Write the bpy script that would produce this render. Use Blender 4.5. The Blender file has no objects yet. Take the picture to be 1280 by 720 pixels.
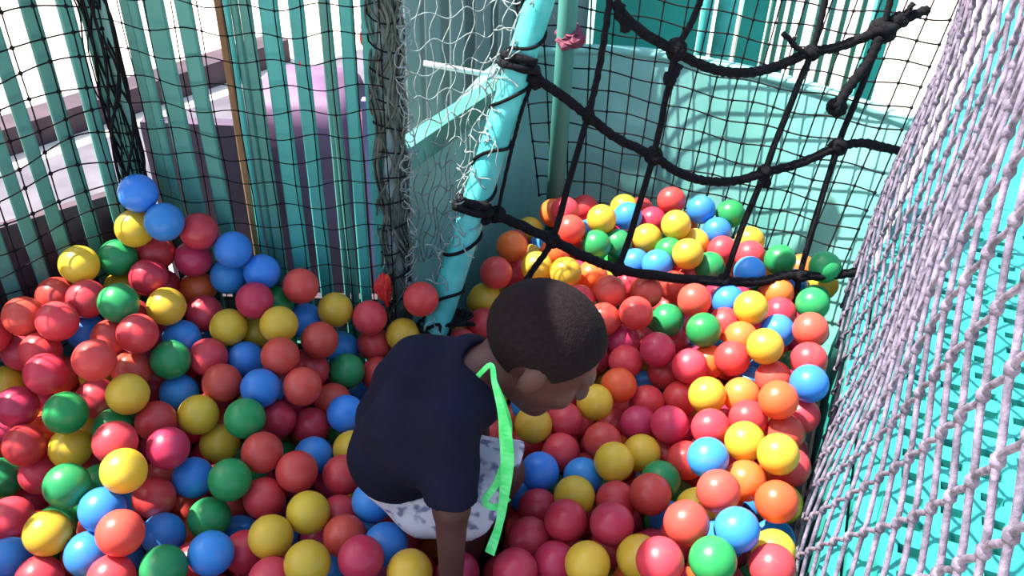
import bpy, bmesh, math, random
import numpy as np
from mathutils import Vector, Matrix

# ------------------------------------------------------------------ camera
FPX, HC = 1100.0, 1.115                       # focal length in px of a 1280x720 frame, eye height over the balls
_dn = np.array([-60.0, 1556.0, FPX]); _dn /= np.linalg.norm(_dn)
_Z = -_dn
_Y = np.array([0, 0, 1.0]) - _Z[2] * _Z; _Y /= np.linalg.norm(_Y)
_X = np.cross(_Y, _Z)
MW = np.array([_X, _Y, _Z])                   # camera (right, down, forward) -> world
CAM = np.array([0.0, 0.0, HC])
scene = bpy.context.scene
cam_data = bpy.data.cameras.new('camera'); cam = bpy.data.objects.new('camera', cam_data)
scene.collection.objects.link(cam); scene.camera = cam
cam_data.sensor_width = 36.0; cam_data.lens = FPX / 1280.0 * 36.0; cam_data.clip_start = 0.01
r_, d_, f_ = MW @ np.array([1, 0, 0.]), MW @ np.array([0, 1, 0.]), MW @ np.array([0, 0, 1.])
cam.matrix_world = Matrix(((r_[0], -d_[0], -f_[0], CAM[0]), (r_[1], -d_[1], -f_[1], CAM[1]),
                           (r_[2], -d_[2], -f_[2], CAM[2]), (0, 0, 0, 1)))

# ------------------------------------------------------------------ light
SUN = np.array([-0.50, 0.10, 0.86]); SUN /= np.linalg.norm(SUN)
world = bpy.data.worlds.new('sky'); scene.world = world; world.use_nodes = True
wn = world.node_tree.nodes; wl = world.node_tree.links
bg = wn['Background']; sky = wn.new('ShaderNodeTexSky'); sky.sky_type = 'NISHITA'; sky.sun_disc = False
sky.sun_elevation = math.asin(SUN[2]); sky.sun_rotation = math.atan2(SUN[0], SUN[1])
sky.air_density = 1.0; sky.dust_density = 2.5
wl.new(sky.outputs[0], bg.inputs[0]); bg.inputs[1].default_value = 0.28
sl = bpy.data.lights.new('sun_offscreen', 'SUN'); sl.energy = 12.0; sl.angle = math.radians(0.6); sl.color = (1.0, 0.93, 0.84)
so = bpy.data.objects.new('sun_offscreen', sl); scene.collection.objects.link(so)
so.rotation_euler = Vector(tuple(SUN)).to_track_quat('Z', 'Y').to_euler(); so.location = (-4, 2, 5)
vs = scene.view_settings
vs.view_transform = 'Standard'; vs.look = 'None'; vs.gamma = 1.0; vs.use_curve_mapping = False; vs.exposure = 0.60

# ------------------------------------------------------------------ pixel helpers
def ray(x, y): return MW @ np.array([(x - 640) / FPX, (y - 360) / FPX, 1.0])
def atT(x, y, t): return CAM + ray(x, y) * t
def atZ(x, y, z): r = ray(x, y); return CAM + r * ((z - HC) / r[2])
def atY(x, y, Y): r = ray(x, y); return CAM + r * (Y / r[1])
def proj(p):
    c = MW.T @ (np.asarray(p) - CAM); return 640 + FPX * c[0] / c[2], 360 + FPX * c[1] / c[2], c[2]

# ------------------------------------------------------------------ mesh helpers
COL = scene.collection
def srgb(r, g, b):
    return tuple(((v / 255) / 12.92 if v / 255 <= .04045 else ((v / 255 + .055) / 1.055) ** 2.4) for v in (r, g, b)) + (1.0,)

class MB:
    def __init__(s): s.v = []; s.f = []; s.n = 0
    def add(s, v, f):
        v = [tuple(map(float, p)) for p in v]
        s.f += [tuple(i + s.n for i in q) for q in f]; s.v += v; s.n += len(v)
    def box(s, c, size, axes=None):
        c = np.asarray(c, float); h = np.asarray(size, float) / 2
        A = np.eye(3) if axes is None else np.asarray(axes, float)
        vs_ = [c + A[0] * h[0] * i + A[1] * h[1] * j + A[2] * h[2] * k for i in (-1, 1) for j in (-1, 1) for k in (-1, 1)]
        s.add(vs_, [(0, 1, 3, 2), (4, 6, 7, 5), (0, 4, 5, 1), (2, 3, 7, 6), (0, 2, 6, 4), (1, 5, 7, 3)])
    def tube(s, pts, r, sides=6, lobes=0, twist=0.0, amp=.14, cap=True):
        P = np.asarray(pts, float); n = len(P)
        R = np.full(n, r, float) if np.isscalar(r) else np.asarray(r, float)
        T = np.gradient(P, axis=0); T /= np.maximum(np.linalg.norm(T, axis=1), 1e-9)[:, None]
        up = np.array([0, 0, 1.]) if abs(T[0][2]) < .9 else np.array([1., 0, 0])
        N = np.cross(T[0], up); N /= np.linalg.norm(N)
        out = []; L = 0.0
        ang = np.arange(sides) * 2 * np.pi / sides
        for i in range(n):
            N = N - (N @ T[i]) * T[i]; N /= max(np.linalg.norm(N), 1e-9); B = np.cross(T[i], N)
            if i: L += np.linalg.norm(P[i] - P[i - 1])
            rr = R[i] * (1 + (amp * np.cos(lobes * (ang - twist * L)) if lobes else 0))
            out += list(P[i] + (np.cos(ang) * rr)[:, None] * N + (np.sin(ang) * rr)[:, None] * B)
        F = [(i * sides + k, i * sides + (k + 1) % sides, (i + 1) * sides + (k + 1) % sides, (i + 1) * sides + k)
             for i in range(n - 1) for k in range(sides)]
        if cap: F += [tuple(range(sides))[::-1], tuple((n - 1) * sides + k for k in range(sides))]
        s.add(out, F)
    def ball(s, c, r, seg=8, rings=5, scale=(1, 1, 1)):
        c = np.asarray(c, float); sc = np.asarray(scale, float) * r
        v = [c + sc * (0, 0, 1)]
        for i in range(1, rings):
            a = math.pi * i / rings
            v += [c + sc * (math.sin(a) * math.cos(2 * math.pi * k / seg), math.sin(a) * math.sin(2 * math.pi * k / seg), math.cos(a)) for k in range(seg)]
        v.append(c - sc * (0, 0, 1)); n = len(v)
        f = [(0, 1 + k, 1 + (k + 1) % seg) for k in range(seg)]
        for i in range(rings - 2):
            f += [(1 + i * seg + k, 1 + (i + 1) * seg + k, 1 + (i + 1) * seg + (k + 1) % seg, 1 + i * seg + (k + 1) % seg) for k in range(seg)]
        f += [(n - 1, n - 1 - seg + (k + 1) % seg, n - 1 - seg + k) for k in range(seg)]
        s.add(v, f)
    def mesh(s, name, mat, smooth=True):
        me = bpy.data.meshes.new(name); me.from_pydata(s.v, [], s.f)
        if smooth: me.polygons.foreach_set('use_smooth', [True] * len(me.polygons))
        me.materials.append(mat); me.update(); return me
    def build(s, name, mat, parent=None, smooth=True):
        return link(name, s.mesh(name, mat, smooth), parent)

def link(name, me, parent=None, loc=None, rot=None):
    o = bpy.data.objects.new(name, me); COL.objects.link(o)
    if parent is not None: o.parent = parent
    if loc is not None: o.location = tuple(map(float, loc))
    if rot is not None: o.rotation_euler = rot
    return o
def empty(name, loc=(0, 0, 0)):
    o = bpy.data.objects.new(name, None); COL.objects.link(o); o.empty_display_size = .05
    return o                                   # kept at the origin so that parts stay in world coordinates
def tag(o, label, cat, group=None, kind=None):
    o['label'] = label; o['category'] = cat
    if group: o['group'] = group
    if kind: o['kind'] = kind
    return o
def struct(o, label=None):
    o['kind'] = 'structure'
    if label: o['label'] = label
    return o
def spline(pts, n):
    """Catmull-Rom through the points"""
    P = np.asarray(pts, float); P = np.vstack([2 * P[0] - P[1], P, 2 * P[-1] - P[-2]]); out = []
    for i in range(1, len(P) - 2):
        for k in range(n):
            u = k / n
            out.append(.5 * (2 * P[i] + (P[i + 1] - P[i - 1]) * u + (2 * P[i - 1] - 5 * P[i] + 4 * P[i + 1] - P[i + 2]) * u * u
                             + (3 * P[i] - P[i - 1] - 3 * P[i + 1] + P[i + 2]) * u ** 3))
    out.append(P[-2]); return np.array(out)

# ------------------------------------------------------------------ materials
def mat(name, col, rough=.6, col2=None, scale=12., detail=4., bump=0., bscale=60., stretch=(1, 1, 1), spec=.4, lo=.35, hi=.65, rand=0.):
    m = bpy.data.materials.new(name); m.use_nodes = True; N = m.node_tree.nodes; L = m.node_tree.links
    b = N['Principled BSDF']; b.inputs['Base Color'].default_value = col; b.inputs['Roughness'].default_value = rough
    b.inputs['Specular IOR Level'].default_value = spec
    tc = N.new('ShaderNodeTexCoord'); mp = N.new('ShaderNodeMapping'); mp.inputs['Scale'].default_value = stretch
    L.new(tc.outputs['Object'], mp.inputs[0]); src = None
    if col2 is not None:
        nz = N.new('ShaderNodeTexNoise'); nz.inputs['Scale'].default_value = scale; nz.inputs['Detail'].default_value = detail
        L.new(mp.outputs[0], nz.inputs[0])
        cr = N.new('ShaderNodeValToRGB'); cr.color_ramp.elements[0].position = lo; cr.color_ramp.elements[1].position = hi
        cr.color_ramp.elements[0].color = col; cr.color_ramp.elements[1].color = col2
        L.new(nz.outputs[0], cr.inputs[0]); src = cr.outputs[0]; L.new(src, b.inputs['Base Color'])
    if rand:
        oi = N.new('ShaderNodeObjectInfo'); hs = N.new('ShaderNodeHueSaturation')
        mr = N.new('ShaderNodeMapRange'); mr.inputs[3].default_value = 1 - rand; mr.inputs[4].default_value = 1 + rand
        L.new(oi.outputs['Random'], mr.inputs[0]); L.new(mr.outputs[0], hs.inputs['Value'])
        if src: L.new(src, hs.inputs['Color'])
        else: hs.inputs['Color'].default_value = col
        L.new(hs.outputs[0], b.inputs['Base Color'])
    if bump:
        n2 = N.new('ShaderNodeTexNoise'); n2.inputs['Scale'].default_value = bscale; n2.inputs['Detail'].default_value = 3
        L.new(mp.outputs[0], n2.inputs[0]); bm_ = N.new('ShaderNodeBump'); bm_.inputs['Strength'].default_value = bump
        bm_.inputs['Distance'].default_value = .004; L.new(n2.outputs[0], bm_.inputs['Height']); L.new(bm_.outputs[0], b.inputs['Normal'])
    return m

def ball_mat(name, col):
    """thin hollow plastic: a semi-matt skin that lets some sun through"""
    m = bpy.data.materials.new(name); m.use_nodes = True; N = m.node_tree.nodes; L = m.node_tree.links
    b = N['Principled BSDF']; b.inputs['Roughness'].default_value = .36; b.inputs['Specular IOR Level'].default_value = .42
    oi = N.new('ShaderNodeObjectInfo'); hs = N.new('ShaderNodeHueSaturation'); hs.inputs['Color'].default_value = col
    mr = N.new('ShaderNodeMapRange'); mr.inputs[3].default_value = .86; mr.inputs[4].default_value = 1.1
    mh = N.new('ShaderNodeMapRange'); mh.inputs[3].default_value = .491; mh.inputs[4].default_value = .509
    L.new(oi.outputs['Random'], mr.inputs[0]); L.new(mr.outputs[0], hs.inputs['Value'])
    ml = N.new('ShaderNodeMath'); ml.operation = 'MULTIPLY'; ml.inputs[1].default_value = 7.31
    fr = N.new('ShaderNodeMath'); fr.operation = 'FRACT'; L.new(oi.outputs['Random'], ml.inputs[0]); L.new(ml.outputs[0], fr.inputs[0])
    L.new(fr.outputs[0], mh.inputs[0]); L.new(mh.outputs[0], hs.inputs['Hue'])
    tc = N.new('ShaderNodeTexCoord'); nz = N.new('ShaderNodeTexNoise'); nz.inputs['Scale'].default_value = 45; nz.inputs['Detail'].default_value = 5
    L.new(tc.outputs['Object'], nz.inputs[0])
    cr = N.new('ShaderNodeMapRange'); cr.inputs[1].default_value = .55; cr.inputs[2].default_value = .8; cr.inputs[3].default_value = 0; cr.inputs[4].default_value = .22
    L.new(nz.outputs[0], cr.inputs[0])
    mx = N.new('ShaderNodeMix'); mx.data_type = 'RGBA'; mx.inputs[7].default_value = srgb(150, 125, 110)
    L.new(cr.outputs[0], mx.inputs[0]); L.new(hs.outputs[0], mx.inputs[6]); L.new(mx.outputs[2], b.inputs['Base Color'])
    rr = N.new('ShaderNodeMapRange'); rr.inputs[3].default_value = .24; rr.inputs[4].default_value = .40
    L.new(nz.outputs[0], rr.inputs[0]); L.new(rr.outputs[0], b.inputs['Roughness'])
    tr = N.new('ShaderNodeBsdfTranslucent'); L.new(hs.outputs[0], tr.inputs[0])
    ms = N.new('ShaderNodeMixShader'); ms.inputs[0].default_value = .24
    out = N['Material Output']; L.new(b.outputs[0], ms.inputs[1]); L.new(tr.outputs[0], ms.inputs[2]); L.new(ms.outputs[0], out.inputs[0])
    return m

M = {}
M['slat'] = mat('teal slat paint', srgb(56, 118, 106), .6, srgb(74, 140, 132), 9, 4, .25, 90, (1, 1, .12), rand=.16)
M['slat2'] = mat('turquoise slat paint', srgb(48, 144, 136), .55, srgb(72, 166, 160), 9, 4, .25, 90, (1, 1, .12), rand=.12)
M['brown'] = mat('bare brown wood', srgb(104, 78, 52), .75, srgb(140, 108, 74), 14, 5, .3, 90, (1, 1, .1))
M['turq'] = mat('turquoise vinyl', srgb(34, 134, 124), .45, srgb(46, 150, 140), 5, 3, .06, 40)
M['panel'] = mat('weathered teal sheet', srgb(90, 158, 150), .5, srgb(118, 182, 176), 5, 5, .1, 30)
M['pole'] = mat('peeling turquoise pole paint', srgb(54, 158, 154), .45, srgb(84, 182, 178), 20, 5, .2, 60)
M['rope'] = mat('black fibre rope', srgb(11, 11, 14), .9, srgb(22, 21, 25), 120, 3, .5, 400, spec=.15)
M['blacknet'] = mat('black twine', srgb(14, 15, 17), .85, spec=.15)
M['greynet'] = mat('lilac grey cord', srgb(116, 107, 124), .85, srgb(70, 65, 79), 70, 3, .4, 300)
M['palenet'] = mat('pale grey twine', srgb(146, 158, 156), .8, srgb(104, 116, 114), 60, 3)
M['olivenet'] = mat('olive grey twine', srgb(58, 68, 62), .85, srgb(88, 96, 86), 60, 3)
M['ground'] = mat('sunlit concrete', srgb(214, 202, 190), .9, srgb(230, 214, 198), 1.6, 6, .2, 25)
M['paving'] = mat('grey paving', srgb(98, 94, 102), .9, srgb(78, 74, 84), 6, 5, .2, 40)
M['kerb'] = mat('dark stained timber', srgb(76, 58, 66), .8, srgb(52, 42, 50), 10, 5, .3, 60, (.2, 1, 1))
M['floor'] = mat('grey rubber mat', srgb(78, 80, 88), .8, srgb(92, 92, 100), 20, 3)
M['mauve'] = mat('mauve tarpaulin', srgb(112, 84, 116), .6, srgb(90, 62, 86), 6, 4, .3, 20)
M['maroon'] = mat('maroon cloth', srgb(116, 52, 72), .8, srgb(90, 42, 62), 8, 4, .3, 30)
M['lilac'] = mat('pale lilac board', srgb(148, 130, 182), .6, srgb(128, 112, 164), 6, 3)
M['red'] = mat('red plastic', srgb(200, 36, 48), .45)
M['redcloth'] = mat('orange red plastic bag', srgb(224, 62, 48), .5, srgb(190, 40, 44), 30, 3, .4, 60)
M['white'] = mat('white painted steel', srgb(226, 226, 224), .4)
M['greyslat'] = mat('grey green boards', srgb(112, 140, 140), .7, srgb(92, 112, 116), 8, 4, .2, 60, (1, 1, .1), rand=.14)
M['plum'] = mat('dark plum hoarding', srgb(70, 58, 78), .8, srgb(92, 72, 92), 4, 4)
M['added_awning'] = mat('green awning cloth', srgb(58, 120, 104), .8)
BALLC = {'r': srgb(210, 68, 68), 'c': srgb(202, 58, 88), 'o': srgb(236, 112, 56), 'y': srgb(216, 182, 58), 'b': srgb(62, 142, 218), 'g': srgb(46, 150, 86)}
BNAME = {'r': 'red', 'c': 'crimson', 'o': 'orange', 'y': 'yellow', 'b': 'blue', 'g': 'green'}
BM = {k: ball_mat(BNAME[k] + ' ball plastic', c) for k, c in BALLC.items()}
rng = np.random.default_rng(7); random.seed(7)

# ================================================================== the setting
FLOOR_Z, GROUND_Z = -.285, -.36
CORNER = np.array([-.72, 1.46]); LEFT_END = np.array([-1.45, .79]); POST = np.array([-.235, 1.475])
NET_A = np.array([.144 - .2 * .377, -.2]); NET_B = np.array([.795, 1.725])            # foot of the grey net, near and far
WALL = np.array([[-.235, 1.475], [-.12, 1.72], [-.03, 1.93], [.03, 2.02], [.12, 2.065], [.24, 2.075], [.36, 2.05], [.48, 1.995], [.6, 1.92], [.71, 1.82], [.795, 1.725]])
RIM = .315

def ribbon_wall(path, z0, z1, th, name, m, parent=None, lean=0.):
    """upright sheet of thickness th that follows a plan path"""
    P = np.asarray(path, float); T = np.gradient(P, axis=0); T /= np.linalg.norm(T, axis=1)[:, None]
    Nn = np.c_[-T[:, 1], T[:, 0]]; b = MB(); v = []; n = len(P)
    for i in range(n):
        a, c = P[i], P[i] + Nn[i] * th
        l0, l1 = Nn[i] * 0., Nn[i] * lean * z1 * min(1, i / 14)
        v += [(a[0] + l0[0], a[1] + l0[1], z0), (a[0] + l1[0], a[1] + l1[1], z1), (c[0] + l1[0], c[1] + l1[1], z1), (c[0] + l0[0], c[1] + l0[1], z0)]
    f = [(4 * i + k, 4 * i + (k + 1) % 4, 4 * i + 4 + (k + 1) % 4, 4 * i + 4 + k) for i in range(n - 1) for k in range(4)]
    f += [(0, 3, 2, 1), tuple(4 * (n - 1) + k for k in range(4))]
    b.add(v, f); return b.build(name, m, parent, smooth=False)

# ground outside, pit floor
g = MB(); g.box((0, 2, GROUND_Z - .05), (30, 30, .1)); struct(g.build('ground', M['ground'], smooth=False), 'sunlit pale concrete ground around the ball pit')
fl = MB()
poly = [(-1.6, .45), (.31, .45), (.795, 1.725), (.6, 1.92), (.36, 2.05), (.12, 2.065), (-.03, 1.93), (-.235, 1.475), (-.72, 1.46), (-1.45, .79), (-1.6, .6)]
fl.add([(x, y, FLOOR_Z) for x, y in poly] + [(x, y, FLOOR_Z - .06) for x, y in poly],
       [tuple(range(len(poly))), tuple(range(2 * len(poly) - 1, len(poly) - 1, -1))] + [(i, i + len(poly), (i + 1) % len(poly) + len(poly), (i + 1) % len(poly)) for i in range(len(poly))])
struct(fl.build('floor', M['floor'], smooth=False), 'grey rubber floor of the ball pit')

# low curved teal wall at the back, with its rounded rim
wp = spline(np.c_[WALL, np.zeros(len(WALL))], 4)[:, :2]
LEAN = .34; _T = np.gradient(wp, axis=0); _T /= np.linalg.norm(_T, axis=1)[:, None]; rp = wp + np.c_[-_T[:, 1], _T[:, 0]] * (LEAN * RIM * np.minimum(1, np.arange(len(wp)) / 14))[:, None]
wb = struct(ribbon_wall(wp, FLOOR_Z - .05, RIM, .025, 'wall_back', M['panel'], None, LEAN), 'low curved teal sheet wall behind the balls')
rim = MB(); rim.tube(np.c_[rp + [.0, .012], np.full(len(wp), RIM + .004)][12:], .016, 8); struct(rim.build('trim_1', M['panel']), 'rounded rim along the curved teal wall')
rail = MB()
a, c = np.array([-.235, 1.475, RIM + .03]), np.array([-.035, 1.93, RIM + .005]); ax = (c - a) / np.linalg.norm(c - a)
sd = np.cross(ax, [0, 0, 1]); sd /= np.linalg.norm(sd)
rail.box((a + c) / 2, (np.linalg.norm(c - a), .04, .05), (ax, sd, np.cross(sd, ax))); struct(rail.build('trim_2', M['slat'], smooth=False), 'teal top rail between the netted post and the curved wall')
nd = (NET_B - NET_A) / np.linalg.norm(NET_B - NET_A)
struct(ribbon_wall([NET_B + [.012, 0], NET_A + [.012, 0]], FLOOR_Z - .05, .03, .03, 'wall_right', M['turq']), 'low turquoise edge board under the grey net')
struct(ribbon_wall([(.32, .45), (-1.62, .45)], FLOOR_Z - .05, .03, .03, 'wall_front', M['turq']), 'low turquoise edge board at the open side of the pit')
lw = CORNER + (LEFT_END - CORNER) * np.linspace(0, 1, 3)[:, None]
ln = np.array([-(LEFT_END - CORNER)[1], (LEFT_END - CORNER)[0]]); ln /= np.linalg.norm(ln)
if ln[1] < 0: ln = -ln                                                   # outwards
struct(ribbon_wall(np.vstack([LEFT_END - [.17, .31], lw[::-1] + ln * .028]), FLOOR_Z - .05, .27, .02, 'wall_left', M['kerb']), 'brown timber base board behind the slats of the side fence')
struct(ribbon_wall([CORNER + [0, .03], POST + [0, .03]], FLOOR_Z - .05, .01, .02, 'baseboard_back', M['kerb']), 'brown timber base board behind the slats of the back fence')

# ------------------------------------------------------------------ slatted fences
def slat_mesh(m, w, h, th=.012, ch=.003):
    prof = [(-w / 2 + ch, -th / 2), (w / 2 - ch, -th / 2), (w / 2, -th / 2 + ch), (w / 2, th / 2 - ch), (w / 2 - ch, th / 2), (-w / 2 + ch, th / 2), (-w / 2, th / 2 - ch), (-w / 2, -th / 2 + ch)]
    b = MB(); n = 8
    b.add([(x, y, 0) for x, y in prof] + [(x, y, h) for x, y in prof],
          [tuple(range(n))[::-1], tuple(range(n, 2 * n))] + [(i, (i + 1) % n, n + (i + 1) % n, n + i) for i in range(n)])
    return b.mesh('slat', m, smooth=False)
FTOP = .95
def fence(name, A, B, items, label, z0, out):
    """items: (distance along AB, width, material key, offset outwards)"""
    root = empty(name); d = (B - A) / np.linalg.norm(B - A); rz = math.atan2(d[1], d[0]); cache = {}
    for s, w, mk, off in items:
        key = (round(w, 3), mk)
        if key not in cache: cache[key] = slat_mesh(M[mk], w, FTOP - z0)
        p = A + d * s + out * off
        link('slat', cache[key], root, (p[0], p[1], z0), (rng.normal(0, .006), rng.normal(0, .006), rz + rng.normal(0, .05)))
    for z, k in ((FTOP - .06, 'slat'), (-.12, 'slat')):
        r = MB(); mid = (A + B) / 2 + out * .022; r.box((mid[0], mid[1], z), (np.linalg.norm(B - A) + .02, .03, .05), ((d[0], d[1], 0), (-d[1], d[0], 0), (0, 0, 1)))
        r.build('rail', M[k], root, smooth=False)
    return tag(root, label, 'fence')
LL = np.linalg.norm(LEFT_END - CORNER)
items = []; s = .045
while s < LL:
    items.append((s, .024 + rng.uniform(-.002, .003), 'slat', rng.uniform(-.002, .002))); s += .052
fence('slatted_fence', CORNER, LEFT_END, items, 'teal fence of widely spaced upright slats with bright ground behind', FLOOR_Z - .05, ln)
items = []
for px, wpx, k, off in [(137, 20, 'slat', .004), (155, 12, 'slat', 0), (176, 26, 'slat', .002), (218, 21, 'slat', 0), (250, 11, 'brown', .014), (261, 8, 'slat2', 0), (273, 10, 'slat', .003), (286, 15, 'slat', 0),
                        (318, 24, 'slat2', 0), (352, 20, 'slat2', .002), (380, 8, 'slat', .012), (396, 12, 'slat', .014), (411, 17, 'slat2', 0), (437, 18, 'slat2', -.002), (458, 10, 'slat', .012)]:
    x = (px - 640) / FPX * 1.455; items.append((x - CORNER[0], wpx / FPX * 1.455, k, off))
fence('slatted_fence', CORNER, POST, items, 'teal and turquoise fence of close-set upright slats, one of them bare brown', FLOOR_Z - .05, np.array([0, 1.]))
cp = MB(); cp.box((CORNER[0] - .005, CORNER[1] + .012, .3), (.034, .034, 1.3)); tag(cp.build('corner_post', M['slat'], smooth=False), 'teal square post where the two slatted fences meet', 'post')

# netted post between fence and opening
pr = empty('netted_post')
b = MB(); b.tube([(POST[0], POST[1], FLOOR_Z - .05), (POST[0], POST[1], .3), (POST[0], POST[1], 1.0)], .017, 12); b.build('post', M['greyslat'], pr)
b = MB()
for k in range(34):
    a0 = rng.uniform(0, 6.28); w1 = rng.uniform(3, 9) * rng.choice([-1, 1]); rr = rng.uniform(.018, .031); zz = np.linspace(-.05, .98, 70)
    ph = a0 + w1 * zz + .6 * np.sin(zz * rng.uniform(15, 40) + a0)
    rad = rr + .004 * np.sin(zz * rng.uniform(30, 60) + a0)
    b.tube(np.c_[POST[0] + rad * np.cos(ph), POST[1] + rad * np.sin(ph), zz], rng.uniform(.0016, .0028), 5)
b.build('bunched_net', M['olivenet'], pr)
b = MB(); zz = np.linspace(.0, .96, 150)
zz = np.linspace(.0, .96, 420)
for q in range(3):
    w1 = np.cumsum(rng.normal(0, .5, 420)) * .5 + zz * 140
    b.tube(np.c_[POST[0] + .034 + .010 * np.sin(w1) + .005 * np.sin(zz * 31 + q), POST[1] - .016 + .010 * np.cos(w1 * .8 + q), zz + .006 * np.sin(w1 * 1.3)], .0013, 4)
b.build('lacing_cord', M['palenet'], pr)
b = MB()
for z in np.arange(.06, .9, .052):
    th = np.linspace(0, 6.28, 13); b.tube(np.c_[POST[0] + .029 * np.cos(th), POST[1] + .029 * np.sin(th), z + .012 * np.sin(th + z * 9)], .0017, 5)
b.build('binding', M['blacknet'], pr)
tag(pr, 'upright post wrapped in bunched netting and pale lacing cord at the fence end', 'post')

# leaning turquoise pole, plane of the climbing net
P0 = atY(592, 262, 1.50); P1 = atY(675, 0, 1.62); PR = atZ(1066, 342, .05)
pd = (P1 - P0) / np.linalg.norm(P1 - P0)
pole_a = P0 - pd * (P0[2] - FLOOR_Z + .0) / pd[2]; pole_b = P0 + pd * .95
prt = empty('leaning_pole')
b = MB(); b.tube([pole_a + (pole_b - pole_a) * u for u in np.linspace(0, 1, 12)], .027, 20); b.build('pole', M['pole'], prt)
n1 = np.cross(pd, [0, 0, 1]); n1 /= np.linalg.norm(n1); n2 = np.cross(pd, n1)
b = MB(); th = np.linspace(0, 2 * math.pi * 9.3, 240); u = np.linspace(.20, 1.15, 240)
jit = .006 * np.sin(th * 1.7) + .004 * np.sin(th * .37)
b.tube([pole_a + pd * (uu + j) + (n1 * math.cos(t) + n2 * math.sin(t)) * .0295 for uu, t, j in zip(u, th, jit)], .0035, 6)
b.build('lashing_cord', M['blacknet'], prt)
b = MB()                                                                      # frayed pale net caught on the pole
for k in range(90):
    s0 = rng.uniform(.32, 1.0); a0 = rng.uniform(2.0, 5.6); c0 = pole_a + pd * s0 + (n1 * math.cos(a0) + n2 * math.sin(a0)) * .029
    pts = [c0]; dv = rng.normal(0, 1, 3); dv /= np.linalg.norm(dv)
    for q in range(4):
        dv = dv + rng.normal(0, .5, 3); dv /= np.linalg.norm(dv); nx = pts[-1] + dv * .012
        w = nx - (pole_a + pd * ((nx - pole_a) @ pd)); L_ = np.linalg.norm(w); nx = nx + w / L_ * (max(L_, .030) - L_); pts.append(nx)
    b.tube(spline(pts, 3), .0014, 4)
b.build('frayed_net', M['palenet'], prt)['kind'] = 'stuff'
tag(prt, 'leaning turquoise pole lashed with black cord at the edge of the rope net', 'pole')

# ------------------------------------------------------------------ nets
def zigzag_net(fn, nu, nv, r, knot, m, name, parent=None, sides=5, sub=3, amp=.5, sharp=.6):
    """knotted diamond netting; fn(u, v) gives a point for mesh units u in 0..nu, v in 0..nv"""
    b = MB(); kb = MB()
    for i in range(nu + 1):
        pts = []
        for j in range(nv + 1):
            for k in range(sub if j < nv else 1):
                x = (j + k / sub); tri = 1 - 2 * abs((x % 2) - 1)              # -1 .. 1 .. -1
                tri = math.copysign(abs(tri) ** sharp, tri)
                pts.append(fn(i + (amp if i % 2 == 0 else -amp) * tri, x))
        b.tube(pts, r, sides)
        for j in range(nv + 1):
            tri = -1 if j % 2 == 0 else 1
            if (i % 2 == 0) == (tri > 0): kb.ball(fn(i + .5, j), knot, 6, 4, (1, 1, 1.25))
    root = b.build(name, m, parent); 
    return root, kb

# right-hand net of lilac grey cord
span = np.linalg.norm(NET_B - NET_A); NC = .038; NV = .056; nu = int(span / NC); nvr = int(1.5 / NV)
nn = np.array([nd[1], -nd[0]])
def fnr(u, v):
    s = u / nu * span; z = -.06 + v * NV
    w = .010 * math.sin(s * 9 + z * 3) + .006 * math.sin(z * 11 + s * 4)
    sag = .03 * math.sin(min(max(z, 0), 1.2) / 1.2 * math.pi)
    p = NET_A + nd * s + nn * (w + sag); return np.array([p[0], p[1], z + .006 * math.sin(s * 14)])
rn = empty('cord_net')
mesh_, kb = zigzag_net(fnr, nu, nvr, .0032, .0064, M['greynet'], 'mesh', rn, 6, 4)
kb.build('knots', M['greynet'], rn)['kind'] = 'stuff'
b = MB(); b.tube([fnr(i, nvr) for i in range(nu + 1)], .008, 8, 3, 90); b.build('top_rope', M['greynet'], rn)
b = MB(); b.tube([fnr(nu, j) + [0.004, 0, 0] for j in range(nvr + 1)], .007, 8, 3, 90); b.build('edge_rope', M['greynet'], rn)
tag(rn, 'lilac grey knotted cord net hanging beside the turquoise platform', 'net')

# black netting on the fences
def square_net(fn, nu, nv, r, knot, name, m, parent=None, sub=3, sides=4):
    b = MB()
    for i in range(nu + 1): b.tube([fn(i, j / sub) for j in range(nv * sub + 1)], r, sides)
    for j in range(nv + 1): b.tube([fn(i / sub, j) for i in range(nu * sub + 1)], r, sides)
    for i in range(nu + 1):
        for j in range(nv + 1): b.ball(fn(i, j), knot, 5, 4)
    return b.build(name, m, parent)
dl = (LEFT_END - CORNER) / LL
def fnl(u, v):
    s = u * .047; z = -.02 + v * .047
    p = CORNER + dl * s - ln * (.020 + .006 * math.sin(u * 1.3 + v))
    return np.array([p[0], p[1], z + .012 * math.sin(u * .9) + .006 * math.sin(v * 2.1 + u)])
n_ = square_net(fnl, int(LL / .047), 19, .0015, .0042, 'black_netting', M['blacknet']); tag(n_, 'thin black netting stretched over the widely spaced slats', 'netting')
def fnb(u, v):
    s = u * .043; z = .0 + v * .047
    return np.array([CORNER[0] + .01 + s, CORNER[1] - .018 - .004 * math.sin(u + v), z - .016 * math.sin(s / .48 * math.pi) + .005 * math.sin(u * 2.2 + v)])
n_ = square_net(fnb, 11, 19, .0011, .0026, 'black_netting', M['blacknet']); tag(n_, 'thin black netting stretched over the close-set slats', 'netting')
b = MB()                                                                       # bunched net down the corner
for k in range(15):
    a0 = rng.uniform(0, 6.28); zz = np.linspace(.1, .97, 50); rad = rng.uniform(.014, .03); fq = rng.uniform(10, 30)
    b.tube(np.c_[CORNER[0] + .005 + rad * np.cos(a0 + zz * 5 + .7 * np.sin(zz * fq)), CORNER[1] - .016 + .6 * rad * np.sin(a0 + zz * 5 + .7 * np.sin(zz * fq)), zz], rng.uniform(.0014, .003), 5)
tag(b.build('bunched_netting', M['blacknet']), 'gathered black netting hanging down the fence corner', 'netting')
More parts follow.
